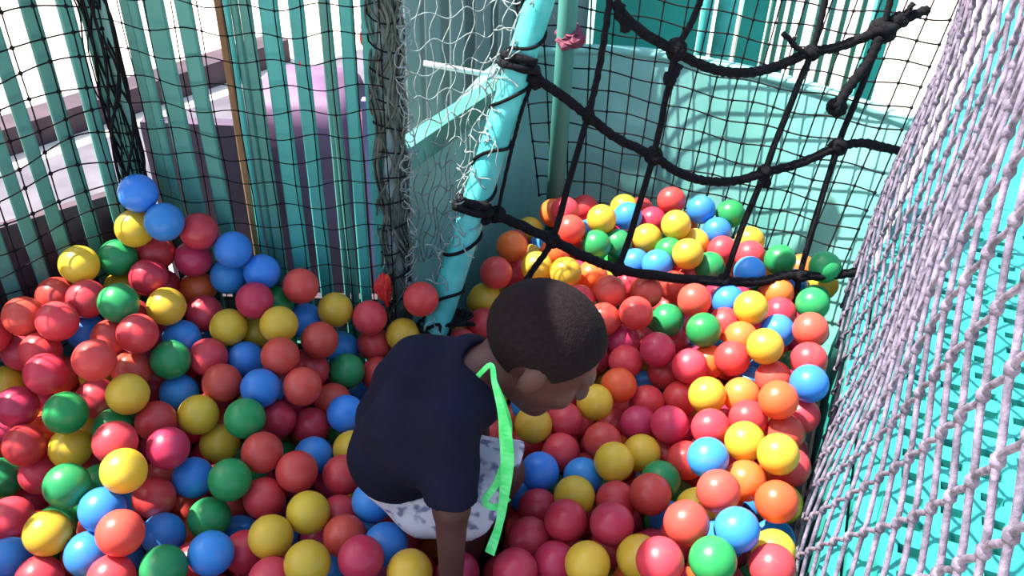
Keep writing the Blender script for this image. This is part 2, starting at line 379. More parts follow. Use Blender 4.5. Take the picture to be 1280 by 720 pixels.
# black net hung inside the curved wall
cum = np.r_[0, np.cumsum(np.linalg.norm(np.diff(wp, axis=0), axis=1))]
T_ = np.gradient(wp, axis=0); T_ /= np.linalg.norm(T_, axis=1)[:, None]; IN = np.c_[T_[:, 1], -T_[:, 0]]
s_lo, s_hi = .62, cum[-1] - .01; NB = .046; nbu = int((s_hi - s_lo) / NB); nbv = 20
def fnw(u, v):
    s = s_lo + u / nbu * (s_hi - s_lo); z = .0 + v * NB
    x = np.interp(s, cum, wp[:, 0]); y = np.interp(s, cum, wp[:, 1]); ix = np.interp(s, cum, IN[:, 0]); iy = np.interp(s, cum, IN[:, 1])
    off = .035 + .02 * math.sin(u / nbu * 3.14) * (1 - v / nbv) - LEAN * z * .8
    return np.array([x + ix * off, y + iy * off, z - .05 * math.sin(u / nbu * math.pi) + .004 * math.sin(u * 1.7 + v * 1.1)])
n_ = square_net(fnw, nbu, nbv, .0019, .0045, 'black_netting', M['blacknet']); tag(n_, 'square-meshed black netting hung in front of the curved teal wall', 'netting')
# pale loose net between post and leaning pole
def fno(u, v):
    z = .10 + v * .050; q = u / 9
    a_ = np.array([POST[0] + .03, POST[1] - .005, z + .02]); pp = pole_a + pd * ((z + .02 - pole_a[2]) / pd[2]); c_ = pp - np.array([.03, -.004, 0])
    p = a_ + (c_ - a_) * q
    p = p + np.array([0, .10 * math.sin(q * math.pi), -.035 * math.sin(q * math.pi)])
    return p + np.array([.006 * math.sin(v * 3 + u), 0, .008 * math.sin(u * 2.3 + v * 1.7)])
n_ = square_net(fno, 9, 13, .0013, .0022, 'pale_netting', M['palenet']); tag(n_, 'loose pale netting sagging between the netted post and the leaning pole', 'netting')

# ------------------------------------------------------------------ black rope climbing net
pn = np.cross(P1 - P0, PR - P0); pn /= np.linalg.norm(pn)
def onnet(x, y, lift=0.0):
    r = ray(x, y); t = ((P0 - CAM) @ pn) / (r @ pn); return CAM + r * (t - lift)
cn = empty('climbing_net')
def rope(pts, r, name='rope', lift=0., n=8):
    b = MB(); b.tube(spline([onnet(*p, lift) for p in pts], n), r, 9, 3, 130., .16); return b.build(name, M['rope'], cn)
rope([(768, 2), (790, 30), (845, 65), (890, 86), (930, 91), (968, 84), (1012, 66), (1050, 58), (1100, 38), (1140, 20), (1160, 12)], .0098)
rope([(632, 84), (668, 98), (700, 118), (735, 145), (770, 172), (817, 195), (845, 214), (880, 226), (920, 226), (955, 216), (1000, 204), (1047, 184), (1080, 179), (1112, 186), (1122, 188)], .0092)
rope([(566, 257), (600, 262), (640, 277), (690, 300), (730, 320), (772, 336), (830, 346), (900, 352), (950, 352), (985, 344), (1030, 345), (1072, 340)], .0100)
for pts in ([(766, -30), (758, 30), (748, 90), (735, 145), (712, 225), (690, 300), (668, 335), (640, 375)],
            [(886, -30), (866, 25), (845, 65), (832, 125), (817, 195), (795, 270), (774, 335)],
            [(1038, -30), (1026, 25), (1014, 66), (988, 130), (955, 216), (928, 285), (905, 350)],
            [(1118, -30), (1108, 20), (1080, 100), (1047, 184), (1022, 265), (1000, 344), (990, 405)]):
    rope(pts, .0064, 'rope', .004)
for x, y, r, sc in [(845, 62, .021, (1, .9, 1.25)), (1014, 66, .017, (1.1, .9, 1.1)), (735, 145, .017, (1, .9, 1.2)), (817, 195, .019, (1, .9, 1.2)), (955, 216, .016, (1, .9, 1.2)), (1047, 184, .019, (1.1, .9, 1.1)),
                    (690, 300, .018, (1, .9, 1.1)), (773, 336, .017, (1, .9, 1)), (1000, 345, .018, (1, .9, 1)), (668, 98, .020, (1, .9, 1.2)), (905, 350, .015, (1, .9, 1)), (620, 268, .018, (1.3, .9, 1)),
                    (1104, 38, .026, (1.3, .9, 1.0)), (1122, 26, .020, (1.2, .9, .9)), (1046, 134, .021, (1, .9, 1.15)), (835, 98, .013, (.8, .8, 1.2)), (958, 228, .011, (.9, .8, 1.1))]:
    c = onnet(x, y); b = MB()
    for k in range(3):                                                          # a knot is a few turns of rope
        ax_ = rng.normal(0, 1, 3); ax_ /= np.linalg.norm(ax_); e1 = np.cross(ax_, [.3, .5, .8]); e1 /= np.linalg.norm(e1); e2 = np.cross(ax_, e1)
        th = np.linspace(0, 6.6, 16); b.tube([c + (e1 * math.cos(t) + e2 * math.sin(t)) * r * .62 * np.array(sc) + ax_ * r * .12 * t / 6 for t in th], r * .42, 7, 3, 130., .12)
    b.ball(c, r * .8, 9, 6, sc); b.build('knot', M['rope'], cn)
rope([(1100, 46), (1085, 78), (1062, 108), (1046, 134)], .0105, 'rope_tail', .010)
rope([(1010, 66), (996, 60), (986, 48), (978, 42)], .0055, 'rope_tail', .006); rope([(990, 54), (994, 46)], .004, 'rope_tail', .006, 3)
rope([(1128, 24), (1136, 12), (1142, 4)], .006, 'rope_tail', .006)
rope([(778, 4), (772, 18), (786, 34), (776, 36)], .008, 'rope_tail', .006)
rope([(850, 80), (842, 96), (836, 110)], .008, 'rope_tail', .006)
for (x, y), turns in (((650, 82), 2), ((602, 262), 2)):                          # turns of rope round the pole
    b = MB(); c = onnet(x, y); s0 = (c - pole_a) @ pd; th = np.linspace(0, 6.283 * turns, 18 * turns)
    b.tube([pole_a + pd * (s0 + .016 * (t / 6.283 - turns / 2)) + (n1 * math.cos(t) + n2 * math.sin(t)) * .034 for t in th], .0080, 8, 3, 130., .14)
    b.build('pole_hitch', M['rope'], cn)
rope([(668, 98), (655, 130), (645, 165), (634, 210), (622, 266)], .0036, 'side_cord', .010)
tag(cn, 'thick black rope climbing net hung from the leaning pole above the balls', 'rope net')

b = MB()
for k in range(16):
    c0 = atZ(rng.uniform(524, 580), rng.uniform(392, 408), .02); pts = [c0 + rng.normal(0, .012, 3) * [1.3, 1, .5] for q in range(6)]
    b.tube(spline(pts, 4), rng.uniform(.002, .005), 5)
tag(b.build('netting_heap', M['blacknet']), 'small tangle of black netting heaped at the foot of the leaning pole', 'netting')
# ------------------------------------------------------------------ outside things seen through the fences
k0, k1 = atZ(-60, 210, GROUND_Z), atZ(150, 140, GROUND_Z); kd = (k1 - k0) / np.linalg.norm(k1 - k0); kn = np.array([kd[1], -kd[0], 0])
b = MB(); b.box((k0 + k1) / 2 + [0, 0, .05], (np.linalg.norm(k1 - k0) + 1.6, .12, .10), (kd, kn, (0, 0, 1))); tag(b.build('timber_kerb', M['kerb'], smooth=False), 'dark timber kerb lying on the bright ground behind the side fence', 'kerb')
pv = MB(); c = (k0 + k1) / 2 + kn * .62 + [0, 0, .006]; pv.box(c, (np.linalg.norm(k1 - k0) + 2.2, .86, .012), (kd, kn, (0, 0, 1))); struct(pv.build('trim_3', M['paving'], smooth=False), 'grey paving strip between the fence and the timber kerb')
# mauve covered bale, maroon cushions, lilac board behind the close-set fence
def cushion(c, size, m, name, parent=None, p=.55, rz=0.):
    b = MB(); v = []; nu_, nv_ = 20, 10
    for j in range(nv_ + 1):
        a = -math.pi / 2 + math.pi * j / nv_
        for i in range(nu_):
            t = 2 * math.pi * i / nu_; f = lambda q: math.copysign(abs(q) ** p, q)
            x, y, z = f(math.cos(a)) * f(math.cos(t)) * size[0] / 2, f(math.cos(a)) * f(math.sin(t)) * size[1] / 2, f(math.sin(a)) * size[2] / 2
            v.append((c[0] + x * math.cos(rz) - y * math.sin(rz), c[1] + x * math.sin(rz) + y * math.cos(rz), c[2] + z))
    b.add(v, [(j * nu_ + i, j * nu_ + (i + 1) % nu_, (j + 1) * nu_ + (i + 1) % nu_, (j + 1) * nu_ + i) for j in range(nv_) for i in range(nu_)])
    return b.build(name, m, parent)
tag(cushion((-.455, 1.76, .015), (.25, .26, .75), M['mauve'], 'covered_bale', None, .3), 'mauve tarpaulin-covered bale standing behind the close-set slats', 'bale')
tag(cushion((-.300, 1.69, .0), (.085, .14, .72), M['maroon'], 'upright_cushion', None, .35), 'maroon cushion stood on end beside the mauve bale', 'cushion')
b = MB(); b.box((-.285, 1.60, .03), (.042, .02, .78)); tag(b.build('leaning_board', M['lilac'], smooth=False), 'narrow pale lilac board standing behind the last turquoise slat', 'board')
b = MB(); b.box((-.645, 1.60, .0), (.20, .03, .72)); tag(b.build('hoarding_board', M['plum'], smooth=False), 'dark plum hoarding board standing behind the fence corner', 'board')
# red odds and ends
b = MB(); b.ball(atY(376, 78, 1.477), .008, 8, 6, (1, 1, 2.4)); tag(b.build('red_tag', M['red']), 'small red tag hung behind the close-set slats', 'tag')
def crumple(c, size, m, name, seed):
    b = MB(); b.ball((0, 0, 0), 1.0, 22, 14); g = np.random.default_rng(seed); V = np.array(b.v); D_ = np.ones(len(V))
    for q in range(9): D_ += .065 * np.sin(V @ g.normal(0, 4.0, 3) + g.uniform(0, 6)) ** 3 * g.choice([-1, 1]) * 1.6
    b.v = [tuple(map(float, p)) for p in (V * D_[:, None] * np.asarray(size) + np.asarray(c))]; return b.build(name, m, None, smooth=False)
tag(crumple(atY(480, 362, 1.432), (.014, .012, .034), M['redcloth'], 'crumpled_bag', 3), 'crumpled red plastic bag caught in the net at the post foot', 'bag')
tag(crumple(atY(457, 42, 1.49), (.010, .010, .026), M['redcloth'], 'red_rag', 5), 'scrap of orange red rag knotted near the top of the fence', 'rag')
tag(crumple(atY(712, 46, 1.985), (.036, .032, .026), M['maroon'], 'tied_cloth', 8), 'maroon cloth tied round the post against the curved wall', 'cloth')
# board fence further back, seen through the pale netting
bf = empty('board_fence'); A_, B_ = np.array([-.34, 2.15]), np.array([.17, 2.29]); dd = (B_ - A_) / np.linalg.norm(B_ - A_)
bmh = slat_mesh(M['greyslat'], .040, 1.25); 
for k in range(9):
    p = A_ + dd * (k * .062 + rng.uniform(-.006, .006)); link('slat', bmh, bf, (p[0], p[1], GROUND_Z), (0, 0, math.atan2(dd[1], dd[0])))
for z in (-.1, .7):
    b = MB(); m_ = (A_ + B_) / 2; b.box((m_[0], m_[1] + .025, z), (.54, .03, .06), ((dd[0], dd[1], 0), (-dd[1], dd[0], 0), (0, 0, 1))); b.build('rail', M['greyslat'], bf, smooth=False)
b = MB(); m_ = (A_ + B_) / 2; b.box((m_[0], m_[1] + .10, .22), (.54, .02, 1.16), ((dd[0], dd[1], 0), (-dd[1], dd[0], 0), (0, 0, 1))); b.build('backing_sheet', M['greyslat'], bf, smooth=False)
tag(bf, 'grey green board fence standing behind the pale netting', 'fence')
b = MB(); b.tube([atY(530, 79, 1.98), atY(570, 86, 2.0), atY(618, 95, 2.02)], .007, 8); tag(b.build('steel_rod', M['white']), 'thin white steel rod resting above the teal rail', 'rod')
# turquoise bench block and posts behind the curved wall
tb = empty('bench_block'); x0 = atY(742, 40, 2.45)[0]; x1 = atY(872, 40, 2.45)[0]
b = MB(); b.box(((x0 + x1) / 2, 2.60, (GROUND_Z + .50) / 2), (x1 - x0, .30, .50 - GROUND_Z)); b.build('block', M['turq'], tb, smooth=False)
b = MB(); b.box(((x0 + x1) / 2, 2.59, .51), (x1 - x0 + .03, .34, .03)); b.build('lid', M['turq'], tb, smooth=False); tag(tb, 'turquoise painted bench block beyond the curved wall', 'bench')
tag(cushion((x0 + .20, 2.62, .565), (.12, .10, .08), M['red'], 'red_bundle', None, .7), 'small red bundle lying on the turquoise bench block', 'bundle')
WPX = atY(708, 40, 1.985)[0]
for px, Y, r, lab in ((708, 1.985, .022, 'green teal post standing against the curved wall behind the rope net'), (880, 2.30, .016, 'slim turquoise post beside the bench block'), (905, 2.5, .03, 'stout turquoise post beyond the curved wall')):
    p = atY(px, 40, Y); b = MB(); b.tube([(p[0], Y, FLOOR_Z if px == 708 else GROUND_Z), (p[0], Y, .4), (p[0], Y, 1.2)], r, 12); tag(b.build('post', M['slat'] if px == 708 else M['pole']), lab, 'post')
for px, wd_, lab in ((938, .075, 'upright turquoise board standing beside the stout post'), (1098, .06, 'pale turquoise board standing beyond the thin railing')):
    p = atY(px, 40, 2.62); b = MB(); b.box((p[0], 2.62, (GROUND_Z + 1.1) / 2), (wd_, .025, 1.1 - GROUND_Z)); tag(b.build('upright_board', M['turq'], smooth=False), lab, 'board')
tf = empty('thin_railing')
for px in (960, 972, 984, 1000, 1018, 1034, 1050, 1072):
    p = atY(px, 40, 2.75); b = MB(); b.tube([(p[0], 2.75, GROUND_Z), (p[0], 2.75, 1.1)], .009, 8); b.build('bar', M['slat'], tf)
b = MB(); p, q = atY(945, 40, 2.75), atY(1080, 40, 2.75); b.tube([(p[0], 2.75, 1.08), (q[0], 2.75, 1.08)], .012, 8); b.build('rail', M['slat'], tf); tag(tf, 'row of thin teal railing bars on the bright ground', 'railing')

# ------------------------------------------------------------------ turquoise platform behind the grey net, with a slotted mat
pp = empty('platform'); b = MB(); off = np.array([.05, 0.])
pl = [NET_A + off, NET_B + off + [0, .0], NET_B + off + [1.35, 2.3], (4.2, 4.0), (4.2, -.4), NET_A + off]
pl = [np.asarray(q, float) for q in pl[:-1]]; PZ = .05; n = len(pl)
b.add([(q[0], q[1], PZ) for q in pl] + [(q[0], q[1], GROUND_Z) for q in pl], [tuple(range(n))[::-1], tuple(range(n, 2 * n))] + [(i, (i + 1) % n, n + (i + 1) % n, n + i) for i in range(n)])
b.build('deck', M['turq'], pp, smooth=False)
tag(pp, 'broad turquoise vinyl platform behind the grey cord net', 'platform')
sm = empty('slotted_mat'); ms_ = MB(); rows = 9; cols = 30; RW, CW, SL, SWd, TH = .058, .052, .034, .018, .040
o_ = NET_A + nd * .62 - np.array([-.1, 0]); pe = np.array([nd[1], -nd[0]]); ax3 = ((nd[0], nd[1], 0), (pe[0], pe[1], 0), (0, 0, 1))
for rrow in range(rows + 1):
    c = o_ + pe * (rrow * RW) + nd * (cols * CW / 2); ms_.box((c[0], c[1], PZ + TH / 2), (cols * CW, RW - SL, TH), ax3)
for rrow in range(rows):
    for k in range(cols + 1):
        c = o_ + pe * (rrow * RW + RW / 2) + nd * (k * CW); ms_.box((c[0], c[1], PZ + TH / 2 - .0005), (CW - SWd, SL + .002, TH - .001), ax3)
ms_.build('grid', M['turq'], sm, smooth=False)
tag(sm, 'turquoise mat pierced with rows of dark slots on the platform', 'mat')

# cloth cover out of view, added beside the pit and shaped to shade its middle
aw = empty('added_awning'); b = MB(); ax0, ay0, ay1, az = -1.50, .45, 1.63, 1.7; ax1a, ax1b = -.83, -.63
b.add([(x, y, z) for z in (az, az + .012) for x, y in ((ax0, ay0), (ax1a, ay0), (ax1b, ay1), (ax0, ay1))], [(3, 2, 1, 0), (4, 5, 6, 7), (0, 1, 5, 4), (1, 2, 6, 5), (2, 3, 7, 6), (3, 0, 4, 7)]); b.build('cloth', M['added_awning'], aw, smooth=False)
for x, y in ((ax0 + .02, ay0 + .02), (ax0 + .02, ay1 + .2)):
    b = MB(); b.tube([(x, y, GROUND_Z), (x, y, az)], .015, 8); b.build('post', M['white'], aw)
for p, q in (((ax0 + .02, ay0 + .02), (ax1a, ay0 + .02)), ((ax0 + .02, ay0 + .02), (ax0 + .02, ay1 + .2)), ((ax0 + .02, ay1 - .02), (ax1b, ay1 - .02))):
    b = MB(); b.tube([(*p, az - .012), (*q, az - .012)], .010, 8); b.build('beam', M['white'], aw)
tag(aw, 'unseen green cloth on thin white posts, added to shade the ball pit', 'added_awning')

# ================================================================== the child
def nrm(v): v = np.asarray(v, float); return v / np.linalg.norm(v)
def d_cap(P, a, ra, b_, rb):
    a = np.asarray(a, float); ba = np.asarray(b_, float) - a; pa = P - a
    h = np.clip((pa @ ba) / max(ba @ ba, 1e-9), 0, 1)
    return np.linalg.norm(pa - h[..., None] * ba, axis=-1) - (ra + (rb - ra) * h)
def d_ell(P, c, A, r):
    q = (P - np.asarray(c)) @ np.asarray(A).T; r = np.asarray(r, float)
    k0 = np.linalg.norm(q / r, axis=-1); k1 = np.linalg.norm(q / (r * r), axis=-1)
    return k0 * (k0 - 1) / np.maximum(k1, 1e-6)
def prim_d(P, p, grow=0.):
    return (d_cap(P, *p[1:5]) if p[0] == 'c' else d_ell(P, *p[1:4])) - grow
def prim_box(p, m):
    if p[0] == 'c':
        a, ra, b_, rb = p[1:5]; r = max(ra, rb) + m; return np.minimum(a, b_) - r, np.maximum(a, b_) + r
    r = max(p[3]) + m; return np.asarray(p[1]) - r, np.asarray(p[1]) + r
def smin(a, b_, k):
    h = np.clip(.5 + .5 * (b_ - a) / k, 0, 1); return b_ + (a - b_) * h - k * h * (1 - h)
def field(prims, lo, hi, vox, k=.016, grow=0.):
    lo = np.asarray(lo, float); n = np.ceil((np.asarray(hi) - lo) / vox).astype(int) + 1
    D = np.full(n, .06); ax = [lo[i] + vox * np.arange(n[i]) for i in range(3)]
    for p in prims:
        kk = p[-1] if (len(p) > (5 if p[0] == 'c' else 4)) else k
        bl, bh = prim_box(p, .06 + grow)
        i0 = np.clip(np.floor((bl - lo) / vox).astype(int), 0, n); i1 = np.clip(np.ceil((bh - lo) / vox).astype(int) + 1, 0, n)
        if np.any(i1 <= i0): continue
        sl = tuple(slice(i0[q], i1[q]) for q in range(3))
        G = np.stack(np.meshgrid(*[ax[q][sl[q]] for q in range(3)], indexing='ij'), -1)
        D[sl] = smin(D[sl], prim_d(G, p, grow), kk)
    return D, lo, ax
def surface_nets(D, lo, vox):
    S = D < 0; c = np.zeros(np.array(D.shape) - 1, int)
    for i in (0, 1):
        for j in (0, 1):
            for k in (0, 1): c += S[i:D.shape[0] - 1 + i, j:D.shape[1] - 1 + j, k:D.shape[2] - 1 + k]
    act = (c > 0) & (c < 8); idx = -np.ones(act.shape, int); cells = np.argwhere(act); idx[act] = np.arange(len(cells))
    acc = np.zeros((len(cells), 3)); cnt = np.zeros(len(cells)); cr = [np.array(q) for q in np.ndindex(2, 2, 2)]
    for a in cr:
        for axx in range(3):
            if a[axx]: continue
            b_ = a.copy(); b_[axx] = 1
            da = D[tuple((cells + a).T)]; db = D[tuple((cells + b_).T)]; m = (da < 0) != (db < 0)
            t = np.where(m, da / np.where(m, da - db, 1), 0); p = cells + a + t[:, None] * (b_ - a)
            acc[m] += p[m]; cnt[m] += 1
    V = lo + vox * acc / cnt[:, None]; F = []
    for axx in range(3):
        s0 = [slice(None)] * 3; s1 = [slice(None)] * 3; s0[axx] = slice(0, -1); s1[axx] = slice(1, None)
        A, B = S[tuple(s0)], S[tuple(s1)]; e = np.argwhere(A != B); u, v = [(1, 2), (2, 0), (0, 1)][axx]
        e = e[(e[:, u] > 0) & (e[:, v] > 0) & (e[:, u] < D.shape[u] - 1) & (e[:, v] < D.shape[v] - 1)]
        fl_ = A[tuple(e.T)]; q = []
        for du, dv in ((1, 1), (0, 1), (0, 0), (1, 0)):
            w = e.copy(); w[:, u] -= du; w[:, v] -= dv; q.append(idx[tuple(w.T)])
        q = np.stack(q, 1); q[~fl_] = q[~fl_][:, ::-1]; F.append(q)
    F = np.vstack(F); return V, F[(F >= 0).all(1)]
def sdf_obj(name, D, lo, vox, m, parent, iters=3):
    V, F = surface_nets(D, lo, vox)
    E_ = np.vstack([F[:, [0, 1]], F[:, [1, 2]], F[:, [2, 3]], F[:, [3, 0]]])
    for it in range(iters):                                                    # light Laplacian polish
        s_ = np.zeros_like(V); n_2 = np.zeros(len(V)); np.add.at(s_, E_[:, 0], V[E_[:, 1]]); np.add.at(n_2, E_[:, 0], 1)
        np.add.at(s_, E_[:, 1], V[E_[:, 0]]); np.add.at(n_2, E_[:, 1], 1); V = V + .45 * (s_ / n_2[:, None] - V)
    me = bpy.data.meshes.new(name); me.from_pydata(V.tolist(), [], F.tolist()); me.polygons.foreach_set('use_smooth', [True] * len(F))
    me.materials.append(m); me.update(); return link(name, me, parent)

# joints
PEL = np.array([-.142, 1.0, .040]); WAI = np.array([-.168, 1.0, .110]); CHE = np.array([-.130, .99, .190]); NEC = np.array([-.062, .99, .238])
SHR, SHL = np.array([-.088, .905, .235]), np.array([-.06, 1.070, .205])
ELR, WRR = np.array([-.076, .862, .115]), np.array([-.074, .822, -.010])
ELL, WRL = np.array([-.06, 1.12, .12]), np.array([-.045, 1.11, .00])
HPR, HPL = np.array([-.118, .955, .012]), np.array([-.140, 1.05, .0])
KNR, KNL = atZ(596, 634, .0), atZ(628, 590, .010)
ANR, ANL = np.array([KNR[0] - .03, KNR[1] + .0, -.215]), np.array([KNL[0] - .03, KNL[1], -.215])
HC_ = atT(679, 435, 1.305)
hf = nrm([.80, -.10, -.58]); hu = np.array([.55, .0, .83]); hu = nrm(hu - (hu @ hf) * hf); hr = np.cross(hf, hu); HA = np.array([hf, hr, hu])
def hp(f, r, u): return HC_ + hf * f + hr * r + hu * u
torso = []
for s_ in (-1, 1):
    o1, o2, o3 = np.array([0, .040 * s_, 0]), np.array([0, .034 * s_, 0]), np.array([0, .048 * s_, 0])
    torso += [('c', PEL + o1 * .8, .050, WAI + o2, .062), ('c', WAI + o2, .062, CHE + o3, .066), ('c', CHE + o3, .064, NEC + o2 * .8, .046)]
torso += [('c', CHE + [.01, -.045, .01], .045, SHR, .036), ('c', CHE + [.01, .045, .01], .045, SHL, .036)]
face = [('e', hp(-.010, 0, .022), HA, (.088, .070, .076)), ('e', hp(.022, 0, -.030), HA, (.062, .056, .074)), ('e', hp(.050, 0, -.086), HA, (.026, .030, .020)),
        ('c', hp(.080, 0, .004), .007, hp(.097, 0, -.024), .010, .008), ('e', hp(.092, .010, -.028), HA, (.009, .008, .007), .006), ('e', hp(.092, -.010, -.028), HA, (.009, .008, .007), .006),
        ('e', hp(.078, 0, -.054), HA, (.013, .021, .007), .005), ('e', hp(.075, 0, -.066), HA, (.013, .018, .007), .005),
        ('c', hp(.076, -.034, .016), .007, hp(.082, -.010, .018), .007, .010), ('c', hp(.076, .034, .016), .007, hp(.082, .010, .018), .007, .010),
        ('e', hp(-.004, .071, -.014), HA, (.019, .007, .028), .005), ('e', hp(-.004, -.071, -.014), HA, (.019, .007, .028), .005),
        ('e', hp(.060, .034, -.032), HA, (.020, .018, .020), .012), ('e', hp(.060, -.034, -.032), HA, (.020, .018, .020), .012),
        ('c', NEC + [-.005, 0, -.01], .036, hp(-.035, 0, -.055), .036)]
def hand(w, d, side, lat):
    d = nrm(d); lat = nrm(lat - (lat @ d) * d); nl = np.cross(d, lat); out = []
    pc = w + d * .036; out.append(('e', pc, np.array([d, lat, nl]), (.032, .025, .012), .008))
    for q, (o, L_) in enumerate(((-.018, .036), (-.006, .043), (.006, .041), (.018, .032))):
        a = w + d * .058 + lat * o; m1 = a + (d + nl * .25 * side + lat * o * 6) * L_ * .5; m2 = m1 + (d * .8 + nl * .65 * side) * L_ * .5
        out += [('c', a, .0075, m1, .0068, .004), ('c', m1, .0068, m2, .0058, .004)]
    t0 = w + d * .022 - lat * .020; t1 = t0 + (d * .6 - lat * .7 + nl * .3 * side) * .026; t2 = t1 + (d * .9 - lat * .25 + nl * .3 * side) * .022
    return out + [('c', t0, .010, t1, .008, .005), ('c', t1, .008, t2, .0066, .004)]
arms = [('c', SHR, .034, ELR, .026), ('c', ELR, .0255, WRR, .0175), ('c', SHL, .034, ELL, .026), ('c', ELL, .0255, WRL, .0175)]
arms += hand(WRR, WRR - ELR + [.03, 0, 0], 1, np.array([0, 1., 0])) + hand(WRL, WRL - ELL + [.03, 0, 0], 1, np.array([0, -1., 0]))
legs = []
for Hh, K, A in ((HPR, KNR, ANR), (HPL, KNL, ANL)):
    legs += [('c', Hh, .046, K, .034), ('c', K, .036, (K + A) / 2 + [-.012, 0, .02], .036), ('c', (K + A) / 2 + [-.012, 0, .02], .036, A, .024),
             ('c', A + [-.012, 0, -.035], .026, A + [.06, 0, -.045], .024), ('c', A + [.06, 0, -.045], .024, A + [.095, 0, -.051], .018)]
body_prims = torso + face + arms + legs
blo, bhi = np.array([-.34, .76, -.30]), np.array([.20, 1.22, .44])

M['skin'] = mat('deep brown skin', srgb(68, 40, 35), .55, srgb(78, 47, 41), 25, 3, .08, 120)
M['hair'] = mat('cropped black hair', srgb(20, 14, 16), .9, srgb(30, 20, 22), 140, 2, .4, 300, spec=.12)
M['shirt'] = mat('navy jersey', srgb(13, 13, 30), .9, srgb(18, 18, 38), 14, 3, .35, 34, spec=.15)
M['shorts'] = mat('pale patterned cotton', srgb(204, 198, 202), .85, srgb(116, 114, 140), 46, 1.5, .3, 60, lo=.50, hi=.60)
M['eye'] = mat('eye white', srgb(226, 220, 214), .25); M['iris'] = mat('dark iris', srgb(28, 18, 16), .2); M['lips'] = mat('lip skin', srgb(112, 58, 56), .45)
child = empty('person')
D, lo, ax = field(body_prims, blo, bhi, .0045); sdf_obj('body', D, lo, .0045, M['skin'], child)
# hair cap
D, lo, ax = field([('e', hp(-.010, 0, .022), HA, (.094, .0755, .082))], HC_ - .13, HC_ + .13, .004)
G = np.stack(np.meshgrid(*ax, indexing='ij'), -1) - HC_; gf, gr_, gu = G @ hf, G @ hr, G @ hu
D = np.maximum(D, nrm([.80, 0, -.60])[0] * gf - .60 * gu - .014 - .10 * np.abs(gr_)); D = np.maximum(D, -gu - .062 - .35 * np.minimum(gf, 0)); D = np.maximum(D, -(np.sqrt((gf + .002) ** 2 + (gu + .022) ** 2) - .030))
D += .0012 * np.sin(gf * 520) * np.sin(gr_ * 480) * np.sin(gu * 500); sdf_obj('hair', D, lo, .004, M['hair'], child, 1)
for s_ in (-1, 1):
    b = MB(); b.ball(hp(.064, .024 * s_, -.006), .0105, 12, 8); e_ = b.build('eye', M['eye'], child)
    b = MB(); b.ball(hp(.0712, .024 * s_, -.0095), .0050, 10, 6); b.build('iris', M['iris'], e_)
# T-shirt: torso + sleeves with open ends
slR = ELR + (SHR - ELR) * .06; slL = ELL + (SHL - ELL) * .06
D, lo, ax = field(torso + [('c', SHR + [0, .01, 0], .036, slR, .030), ('c', SHL - [0, .01, 0], .036, slL, .030)], blo, bhi, .0045, .02, .010)
G = np.stack(np.meshgrid(*ax, indexing='ij'), -1)
D += .0035 * np.sin(60 * (G[..., 0] + .6 * G[..., 2]) + 22 * G[..., 1]) * np.sin(34 * G[..., 1] + 15 * G[..., 2])
hemn = nrm(PEL - WAI + [-.02, 0, 0]); D = np.maximum(D, (G - (PEL + [0, 0, .030])) @ hemn)
for e_, s_, r0 in ((slR, SHR, .034), (slL, SHL, .034)):
    an = nrm(e_ - s_); near = np.linalg.norm(G - e_, axis=-1) < .058
    D = np.where(near, np.maximum(D, (G - e_) @ an), D); D = np.maximum(D, -d_cap(G, e_ - an * .022, r0 - .004, e_ + an * .03, r0 + .0005))
D = np.maximum(D, -(np.linalg.norm(G - (NEC + [.034, 0, .034]), axis=-1) - .042))
shirt = sdf_obj('t_shirt', D, lo, .0045, M['shirt'], child, 2); shirt['label'] = 'navy short-sleeved T-shirt'
# shorts
sp = [('c', PEL + [0, -.03, -.005], .050, PEL + [0, .03, -.005], .050), ('c', WAI + [-.002, -.034, -.03], .056, PEL + [0, -.03, 0], .050), ('c', WAI + [-.002, .034, -.03], .056, PEL + [0, .03, 0], .050)]
ends = []
for Hh, K in ((HPR, KNR), (HPL, KNL)):
    e_ = Hh + (K - Hh) * 1.14; sp.append(('c', Hh, .049, e_, .048)); ends.append((e_, nrm(K - Hh + [.0, 0, -.05])))
D, lo, ax = field(sp, blo, bhi, .0045, .018, .008); G = np.stack(np.meshgrid(*ax, indexing='ij'), -1)
D += .003 * np.sin(70 * G[..., 0] + 40 * G[..., 2]) * np.sin(50 * G[..., 1] + 20 * G[..., 0])
for e_, an in ends:
    near = np.linalg.norm(G - e_, axis=-1) < .085
    D = np.where(near, np.maximum(D, (G - e_) @ an), D); D = np.maximum(D, -d_cap(G, e_ - an * .02, .040, e_ + an * .03, .049))
D = np.maximum(D, G[..., 2] - .13); so_ = sdf_obj('shorts', D, lo, .0045, M['shorts'], child, 2); so_['label'] = 'pale shorts with a grey and violet pattern'
tag(child, 'child in navy T-shirt and pale shorts bending down among the balls', 'person')
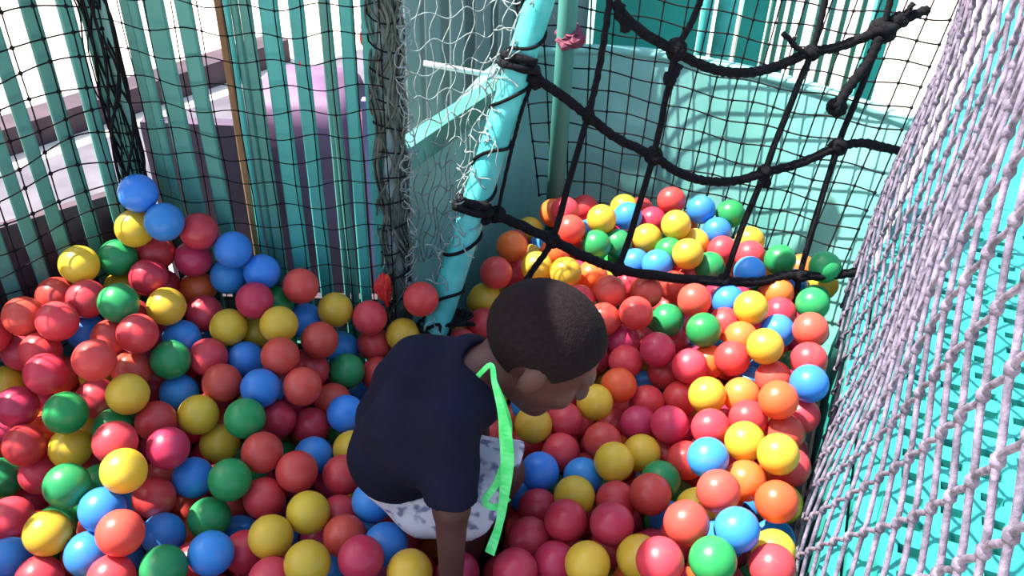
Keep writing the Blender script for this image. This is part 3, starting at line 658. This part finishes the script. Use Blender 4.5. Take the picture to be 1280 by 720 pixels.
# lanyard
M['lime'] = mat('lime green ribbon', srgb(70, 226, 110), .55, srgb(110, 240, 140), 60, 2, .1, 200)
lan = empty('lanyard')
def ribbon(pts, widths, face_dir, name, n=6, tw=0.):
    P = spline(pts, n); T = np.gradient(P, axis=0); T /= np.linalg.norm(T, axis=1)[:, None]; v = []
    W_ = np.interp(np.arange(len(P)) / n, np.arange(len(widths)), widths)
    for i, (p, t, w) in enumerate(zip(P, T, W_)):
        s_ = np.cross(t, face_dir); s_ /= np.linalg.norm(s_); nl = np.cross(s_, t); a = tw * math.sin(i * .55)
        s2 = s_ * math.cos(a) + nl * math.sin(a); n3 = np.cross(s2, t)
        v += [p - s2 * w / 2 - n3 * .0007, p + s2 * w / 2 - n3 * .0007, p + s2 * w / 2 + n3 * .0007, p - s2 * w / 2 + n3 * .0007]
    f = [(4 * i + k, 4 * i + (k + 1) % 4, 4 * i + 4 + (k + 1) % 4, 4 * i + 4 + k) for i in range(len(P) - 1) for k in range(4)] + [(0, 3, 2, 1), tuple(4 * len(P) - 4 + k for k in range(4))]
    b = MB(); b.add(v, f); return b.build(name, M['lime'], lan, smooth=False)
fd = -ray(630, 560)
ribbon([NEC + [.005, .01, .035], NEC + [.01, -.030, .034]] + [atT(*q) for q in ((613, 456, 1.225), (618, 478, 1.21), (626, 510, 1.225), (632, 545, 1.25), (634, 580, 1.275), (630, 620, 1.30), (624, 655, 1.315), (612, 692, 1.325))], [.007, .007, .007, .008, .011, .019, .020, .015, .012, .016], fd, 'strap', 6, .3)
ribbon([atT(*q) for q in ((616, 470, 1.235), (630, 505, 1.245), (637, 535, 1.262), (632, 570, 1.282), (622, 602, 1.30), (606, 626, 1.312), (620, 634, 1.315), (636, 622, 1.315))], [.006, .007, .008, .010, .012, .011, .010, .010], fd, 'strap', 6, .5)
tag(lan, 'lime green ribbon lanyard dangling from the child\'s neck', 'lanyard')

# ================================================================== the balls
# photo position (px), apparent diameter (px), colour, h = half hidden under its neighbours
BALLS = '''
175 253 47 b
204 275 44 b h
162 292 43 y
146 308 45 g
202 305 44 r
245 296 42 r
243 320 44 c
105 333 52 y
147 348 43 y h
187 343 53 c
292 313 42 b
289 343 45 b
322 341 40 b h
257 346 38 o h
222 347 40 r h
67 365 50 r
103 375 50 r
144 384 50 g
208 383 51 y
255 377 46 r
318 377 50 c
283 408 47 y
316 414 40 y h
25 400 48 r
72 405 54 r
5 420 48 r
115 413 40 b h
172 417 54 r
232 418 45 b
132 417 36 r h
53 432 54 r
12 440 46 r h
213 450 51 g
263 442 48 r
307 447 42 b
118 450 56 r
57 467 60 c
165 460 45 r h
11 471 45 y
373 360 45 r
417 388 47 y
462 397 46 r
470 428 40 r h
470 457 40 r
497 421 45 y
531 374 40 r
382 390 38 b h
352 383 35 g h
348 410 50 y
398 431 48 r
437 428 36 b
347 445 52 r
430 467 46 g
378 483 52 r
277 479 52 r
327 488 50 b
432 517 48 b
418 498 36 r h
312 520 55 g
250 520 51 y
395 458 40 r h
224 491 46 b
385 532 46 c
350 523 40 c h
273 552 46 y
328 562 54 r
392 570 40 b
368 588 58 r
428 602 52 r
288 600 58 g
240 598 50 b
440 562 40 y h
330 622 50 r h
387 641 55 y
262 648 58 g h
464 627 52 b
338 677 57 y
430 665 54 r h
495 668 55 b
267 692 57 b
451 698 60 c
383 705 60 y
512 715 58 y
303 690 50 c h
340 718 45 r h
430 637 42 r h
22 510 56 c
82 516 58 g
160 493 56 y
125 505 50 r h
142 528 40 g h
191 527 50 r
31 555 62 r
88 560 48 y
144 553 58 r
210 560 60 c
5 597 45 g
48 592 56 r h
84 607 65 g
154 590 61 y
195 622 54 r h
14 648 54 r
63 672 70 y
128 640 56 b h
149 667 66 r
204 667 50 b
11 700 50 b
108 690 52 b h
206 710 60 g
137 718 60 r
50 720 56 r
706 264 38 r
713 287 42 r
692 266 34 o h
752 274 40 y
780 260 32 y h
788 271 35 b
746 306 36 g
773 307 36 g h
838 252 38 r
814 274 30 c h
846 282 39 y
811 299 36 y
861 318 40 y
816 330 36 b
797 327 34 b h
834 314 34 g h
640 308 41 o
620 341 43 r
671 334 40 y
693 317 40 o h
707 341 42 y
740 345 36 o h
606 378 38 y
600 402 36 r h
760 365 43 r
729 378 40 r
786 357 36 c h
808 365 42 r
843 358 36 r h
792 392 44 r
834 400 40 g
868 375 44 r
757 400 40 r h
775 422 44 c h
822 437 46 c
877 263 37 b
915 267 36 g
893 285 34 b h
883 300 38 y h
903 312 36 r h
930 318 36 r h
937 301 32 y h
975 325 40 g
937 340 40 b
1031 334 47 g
886 333 34 g h
937 386 50 y
972 366 40 o h
910 376 36 b h
1015 380 42 g
1013 412 50 r
880 415 44 g
975 393 34 c h
972 412 34 b h
908 405 38 r h
782 452 42 r
779 491 44 o
742 504 46 y
668 531 48 y
712 530 48 r h
808 497 42 r h
840 497 42 r
798 530 44 c
837 531 50 c
753 552 48 r
703 562 44 r
805 567 39 y
832 468 42 r h
661 505 40 b h
957 436 50 y
915 448 43 r
862 458 45 r
886 450 40 o h
966 470 44 r h
1011 450 46 r
1011 481 50 b
886 494 48 y
925 495 42 o h
971 501 54 o
937 522 46 r h
889 535 50 r
932 552 50 y
971 567 56 y
985 545 48 r h
1022 527 46 r
925 421 34 o h
764 583 52 y
838 572 44 r h
678 590 42 b
725 592 38 b h
665 618 48 c
718 617 48 y h
706 652 56 c
770 622 46 r h
812 618 56 r
830 597 44 g h
770 661 58 c
651 666 53 r
734 705 58 y
645 713 56 c
690 700 52 c h
820 700 60 r
797 690 42 y h
858 654 60 r
846 576 44 r h
885 572 54 b
898 614 56 r
921 662 60 b
891 700 62 g
933 602 50 o h
969 626 56 o
997 637 46 y h
1008 595 50 r
985 672 50 b
1003 693 40 y h
968 706 60 r
565 425 40 r h
570 408 36 y h
'''
BR = .035
rows = [l.split() for l in BALLS.strip().splitlines()]
bx = np.array([float(r[0]) for r in rows]); by = np.array([float(r[1]) for r in rows]); bd = np.array([float(r[2]) for r in rows])
bc = [r[3] for r in rows]; bh = np.array([len(r) > 4 for r in rows])
RAY = np.array([ray(x, y) for x, y in zip(bx, by)])
zs = HC + RAY[:, 2] * (FPX * 2 * BR / (bd * (1 + ((bx - 640) ** 2 + (by - 360) ** 2) / FPX ** 2) ** -.25))     # height from apparent size, noisy
ok = ~bh
W = np.exp(-((bx[:, None] - bx[None]) ** 2 + (by[:, None] - by[None]) ** 2) / (2 * 45 ** 2)) * ok[None]
hs_ = (W @ zs) / W.sum(1)                                                       # smooth surface of the pile
hs_ = np.where(bx > 600, np.clip(hs_, -.03, .04), np.clip(hs_, -.03, .30)) - bh * .022
T0 = (hs_ - HC) / RAY[:, 2]; T1 = FPX * 2 * BR / bd; TT = T0 + np.clip(T1 - T0, -.12, .12) * .25 * ok; TT0 = TT.copy()
P = CAM + RAY * TT[:, None]; OFF = np.zeros_like(P)
POLES = [('c', pole_a, .029, pole_b, .029), ('c', np.array([*POST, -.3]), .032, np.array([*POST, .9]), .032), ('c', np.array([WPX, 1.985, -.3]), .023, np.array([WPX, 1.985, .9]), .023)]
def kid_d(Q):
    d = np.full(len(Q), 9.)
    for p in body_prims: d = np.minimum(d, prim_d(Q, p))
    for p in POLES: d = np.minimum(d, prim_d(Q, p))
    for p in sp + torso: d = np.minimum(d, prim_d(Q, p, .012))
    return d
def clampP(Q):
    Q = Q.copy()
    d = (Q[:, :2] - CORNER) @ ln; m = d > -.062; Q[m, :2] -= (d[m] + .062)[:, None] * ln                       # side fence
    m = (Q[:, 0] < -.20) & (Q[:, 1] > 1.40); Q[m, 1] = 1.40                                                     # back fence and its net
    nr = np.array([nd[1], -nd[0]]); d = (Q[:, :2] - NET_A) @ nr; m = d > -.052; Q[m, :2] -= (d[m] + .052)[:, None] * nr
    for it in range(2):
        dd_ = Q[:, None, :2] - wp[None]; k = np.argmin((dd_ ** 2).sum(2), 1); s_ = (dd_[np.arange(len(Q)), k] * IN[k]).sum(1)
        m = (s_ < .085) & (Q[:, 1] > 1.42) & (Q[:, 0] > -.2); Q[m, :2] += (.085 - s_[m])[:, None] * IN[k][m]
    return Q
for it in range(40):                                                            # start inside the fences: come forward along the sight line
    m = (np.linalg.norm(clampP(P) - P, axis=1) > .004) & (bx < 600); TT = np.where(m & (TT > TT0 - .36), TT - .012, TT); P = CAM + RAY * TT[:, None]
TT0 = TT.copy(); DM = 2 * BR * .995; n = len(P)
for it in range(260):
    dv = P[:, None] - P[None]; D2 = (dv ** 2).sum(2); np.fill_diagonal(D2, 9); I, J = np.where(np.triu(D2 < DM * DM))
    move = np.zeros_like(P)
    for i, j in zip(I, J):
        v = P[i] - P[j]; L_ = math.sqrt(D2[i, j]) + 1e-9; pen = DM - L_
        rr = RAY[i] / np.linalg.norm(RAY[i]); al = v @ rr; lat = v - al * rr
        sgn = 1 if (al > 0 or (al == 0 and bh[i])) else -1
        need = math.sqrt(max(DM * DM - lat @ lat, 0)) - abs(al)                   # slide along the sight line first, a little sideways
        a_ = min(need, .012) * .30; wi = .75 if bh[i] and not bh[j] else (.25 if bh[j] and not bh[i] else .5)
        move[i] += rr * sgn * a_ * wi * 1.2 + v / L_ * pen * .22; move[j] -= rr * sgn * a_ * (1 - wi) * 1.2 + v / L_ * pen * .22
    P = P + move
    if it < 200: P += (CAM + RAY * TT0[:, None] - P) * .012
    kd_ = kid_d(P); m = kd_ < BR
    if m.any():
        g3 = np.stack([kid_d(P[m] + e) - kd_[m] for e in np.eye(3) * .002], 1); g3 /= np.linalg.norm(g3, axis=1)[:, None] + 1e-9; P[m] += g3 * (BR - kd_[m])[:, None] * .6
    P = clampP(P)
# the layers underneath: a loose lattice that fills the pit up to the visible balls
a_ = 2 * BR * 1.012; cand = []
for kz in range(9):
    z = FLOOR_Z + BR + kz * a_ * .8165
    for jy in range(26):
        y = .50 + jy * a_ * .866 + (kz % 2) * a_ * .289
        for ix in range(34):
            cand.append((-1.45 + ix * a_ + ((jy + kz) % 2) * a_ / 2, y, z))
cand = np.array(cand) + rng.normal(0, .0004, (len(cand), 3)); Q2 = clampP(cand); keep = np.linalg.norm(Q2 - cand, axis=1) < 1e-6
keep &= cand[:, 1] > .50; cand = cand[keep]
w2 = ((cand[:, None, :2] - P[None, :, :2]) ** 2).sum(2); W2 = np.exp(-w2 / (2 * .07 ** 2)) + 1e-12; top = (W2 @ P[:, 2]) / W2.sum(1)
near = w2.min(1) < .15 ** 2; top = np.where(near, top, np.where(cand[:, 0] < -.6, .07, 0.)); cand = cand[cand[:, 2] < top - .010]
dm = np.sqrt(((cand[:, None] - P[None]) ** 2).sum(2)).min(1); cand = cand[dm > DM * .985]; cand = cand[kid_d(cand) > BR]
# which of them show through the gaps: discs drawn in a small depth buffer
def visible(Q):
    wv, hv = 480, 270; zb = np.full((hv, wv), 9.); ib = -np.ones((hv, wv), int); sc = wv / 1280
    for i, q in enumerate(Q):
        x, y, t = proj(q); r = FPX * BR / t * sc; x *= sc; y *= sc
        x0, x1, y0, y1 = int(max(x - r, 0)), int(min(x + r + 1, wv)), int(max(y - r, 0)), int(min(y + r + 1, hv))
        if x1 <= x0 or y1 <= y0: continue
        yy, xx = np.mgrid[y0:y1, x0:x1]; rr = ((xx + .5 - x) ** 2 + (yy + .5 - y) ** 2) / (r * r); m = rr < 1
        dz = np.where(m, t - BR * np.sqrt(np.maximum(1 - rr, 0)), 9.); s_ = zb[y0:y1, x0:x1]; k = dz < s_; s_[k] = dz[k]; ib[y0:y1, x0:x1][k] = i
    return np.bincount(ib[ib >= 0], minlength=len(Q))
vis = visible(np.vstack([P, cand]))[len(P):]
order = np.argsort(-vis); nshow = min(300 - len(P), int((vis > 3).sum())); show, rest = order[:nshow], order[nshow:]

def ball_mesh(k, dent=None, seg=40, rings=20):
    b = MB(); v = [(0, 0, BR)]; f = []
    for i in range(1, rings):
        a = math.pi * i / rings; r = BR * (1 + (.012 if i == rings // 2 else 0))     # moulding seam round the equator
        v += [(r * math.sin(a) * math.cos(2 * math.pi * q / seg), r * math.sin(a) * math.sin(2 * math.pi * q / seg), r * math.cos(a)) for q in range(seg)]
    v.append((0, 0, -BR))
    if dent is not None:
        d = nrm(dent); vv = np.array(v); h = vv @ d; lim = BR * .45; m = h > lim
        vv[m] -= d * ((h[m] - lim) * 1.9)[:, None]; v = vv
    b.v = [tuple(map(float, q)) for q in v]; n = len(v)
    f = [(0, 1 + q, 1 + (q + 1) % seg) for q in range(seg)]
    for i in range(rings - 2): f += [(1 + i * seg + q, 1 + (i + 1) * seg + q, 1 + (i + 1) * seg + (q + 1) % seg, 1 + i * seg + (q + 1) % seg) for q in range(seg)]
    f += [(n - 1, n - 1 - seg + (q + 1) % seg, n - 1 - seg + q) for q in range(seg)]; b.f = f
    return b.mesh('plastic_ball', BM[k])
MESH = {k: ball_mesh(k) for k in BM}
def seg_d(p, a, b_):
    h = np.clip((p - a) @ (b_ - a) / ((b_ - a) @ (b_ - a)), 0, 1); return np.linalg.norm(p - a - h * (b_ - a))
def zone(p):
    """where a ball lies: words for its label and for its group"""
    x, y, t = proj(p); q = p[:2]; wd = np.sqrt(((wp - q) ** 2).sum(1)).min()
    if x > 560 and y < np.interp(x, [560, 690, 772, 900, 1072], [262, 300, 334, 350, 338]) - 2:
        return 'against the curved teal wall behind the rope net' if wd < .22 else 'just behind the black rope net'
    if kid_d(p[None])[0] < .068 and np.linalg.norm(q - [-.08, 1.0]) < .30: return 'right beside the crouching child'
    if abs((q - NET_A) @ np.array([nd[1], -nd[0]])) < .13: return 'against the foot of the grey cord net'
    if np.linalg.norm(q - CORNER) < .40: return 'in the high heap in the fence corner'
    if seg_d(q, CORNER, LEFT_END) < .22: return 'along the foot of the widely spaced slats'
    if seg_d(q, CORNER, POST) < .22: return 'along the foot of the close-set slats'
    if x > 600 and abs((p - P0) @ pn) < .16: return 'under the lowest rope of the climbing net'
    return 'in the open between the fences and the child' if x < 600 else 'in the open between the child and the grey net'
SPECIAL = {(175, 253): 'blue plastic ball topping the heap in the fence corner', (985, 672): 'dented blue plastic ball with a pushed-in side',
           (1031, 334): 'green plastic ball wedged where the thick rope meets the grey net', (531, 374): 'lone red plastic ball at the foot of the netted post'}
def put_ball(p, k, look='', mesh=None, label=None, rot=None):
    o = link('plastic_ball', mesh or MESH[k], None, p, rot or tuple(rng.uniform(0, 6.28, 3))); z = zone(p)
    return tag(o, label or '%s%s plastic ball %s' % (look, BNAME[k], z), 'ball', None if label else '%s%s balls %s' % (look, BNAME[k], z))
for i in range(len(P)):
    key = (int(bx[i]), int(by[i])); me = None; rot = None
    if key == (985, 672): me = ball_mesh('b', nrm(CAM - P[i] + np.array([.5, 0, -.1]))); rot = (0, 0, 0)
    put_ball(P[i], bc[i], 'half-buried ' if bh[i] else '', me, SPECIAL.get(key), rot)
KEYS = list('rrrrrccccyybbgog')
for i in show:
    put_ball(cand[i], KEYS[rng.integers(len(KEYS))], 'deep-lying ')
b = MB(); ks = []; base = MB(); base.ball((0, 0, 0), BR, 14, 9); bv, bf_ = np.array(base.v), np.array([q if len(q) == 4 else q + (q[0],) for q in base.f], dtype=object)
V = []; F = []; MI = []
for q in rest:
    o = len(V); V += (bv + cand[q]).tolist(); F += [tuple(w + o for w in f) for f in base.f]; MI += [int(rng.integers(len(KEYS)))] * len(base.f)
me = bpy.data.meshes.new('buried_balls'); me.from_pydata(V, [], F); me.polygons.foreach_set('use_smooth', [True] * len(F))
for k in 'rcoybg': me.materials.append(BM[k])
me.polygons.foreach_set('material_index', ['rcoybg'.index(KEYS[m]) for m in MI]); me.update()
bo = link('buried_balls', me); tag(bo, 'deeper layers of mixed plastic balls filling the pit below', 'balls', kind='stuff')
print('BALLS', len(P), len(cand), nshow, 'overlap', np.sort(np.sqrt(((P[:, None] - P[None]) ** 2).sum(2) + np.eye(len(P))).min(1))[:6], 'shift', np.percentile([math.hypot(proj(p)[0] - x, proj(p)[1] - y) for p, x, y in zip(P, bx, by)], [50, 90, 100]))
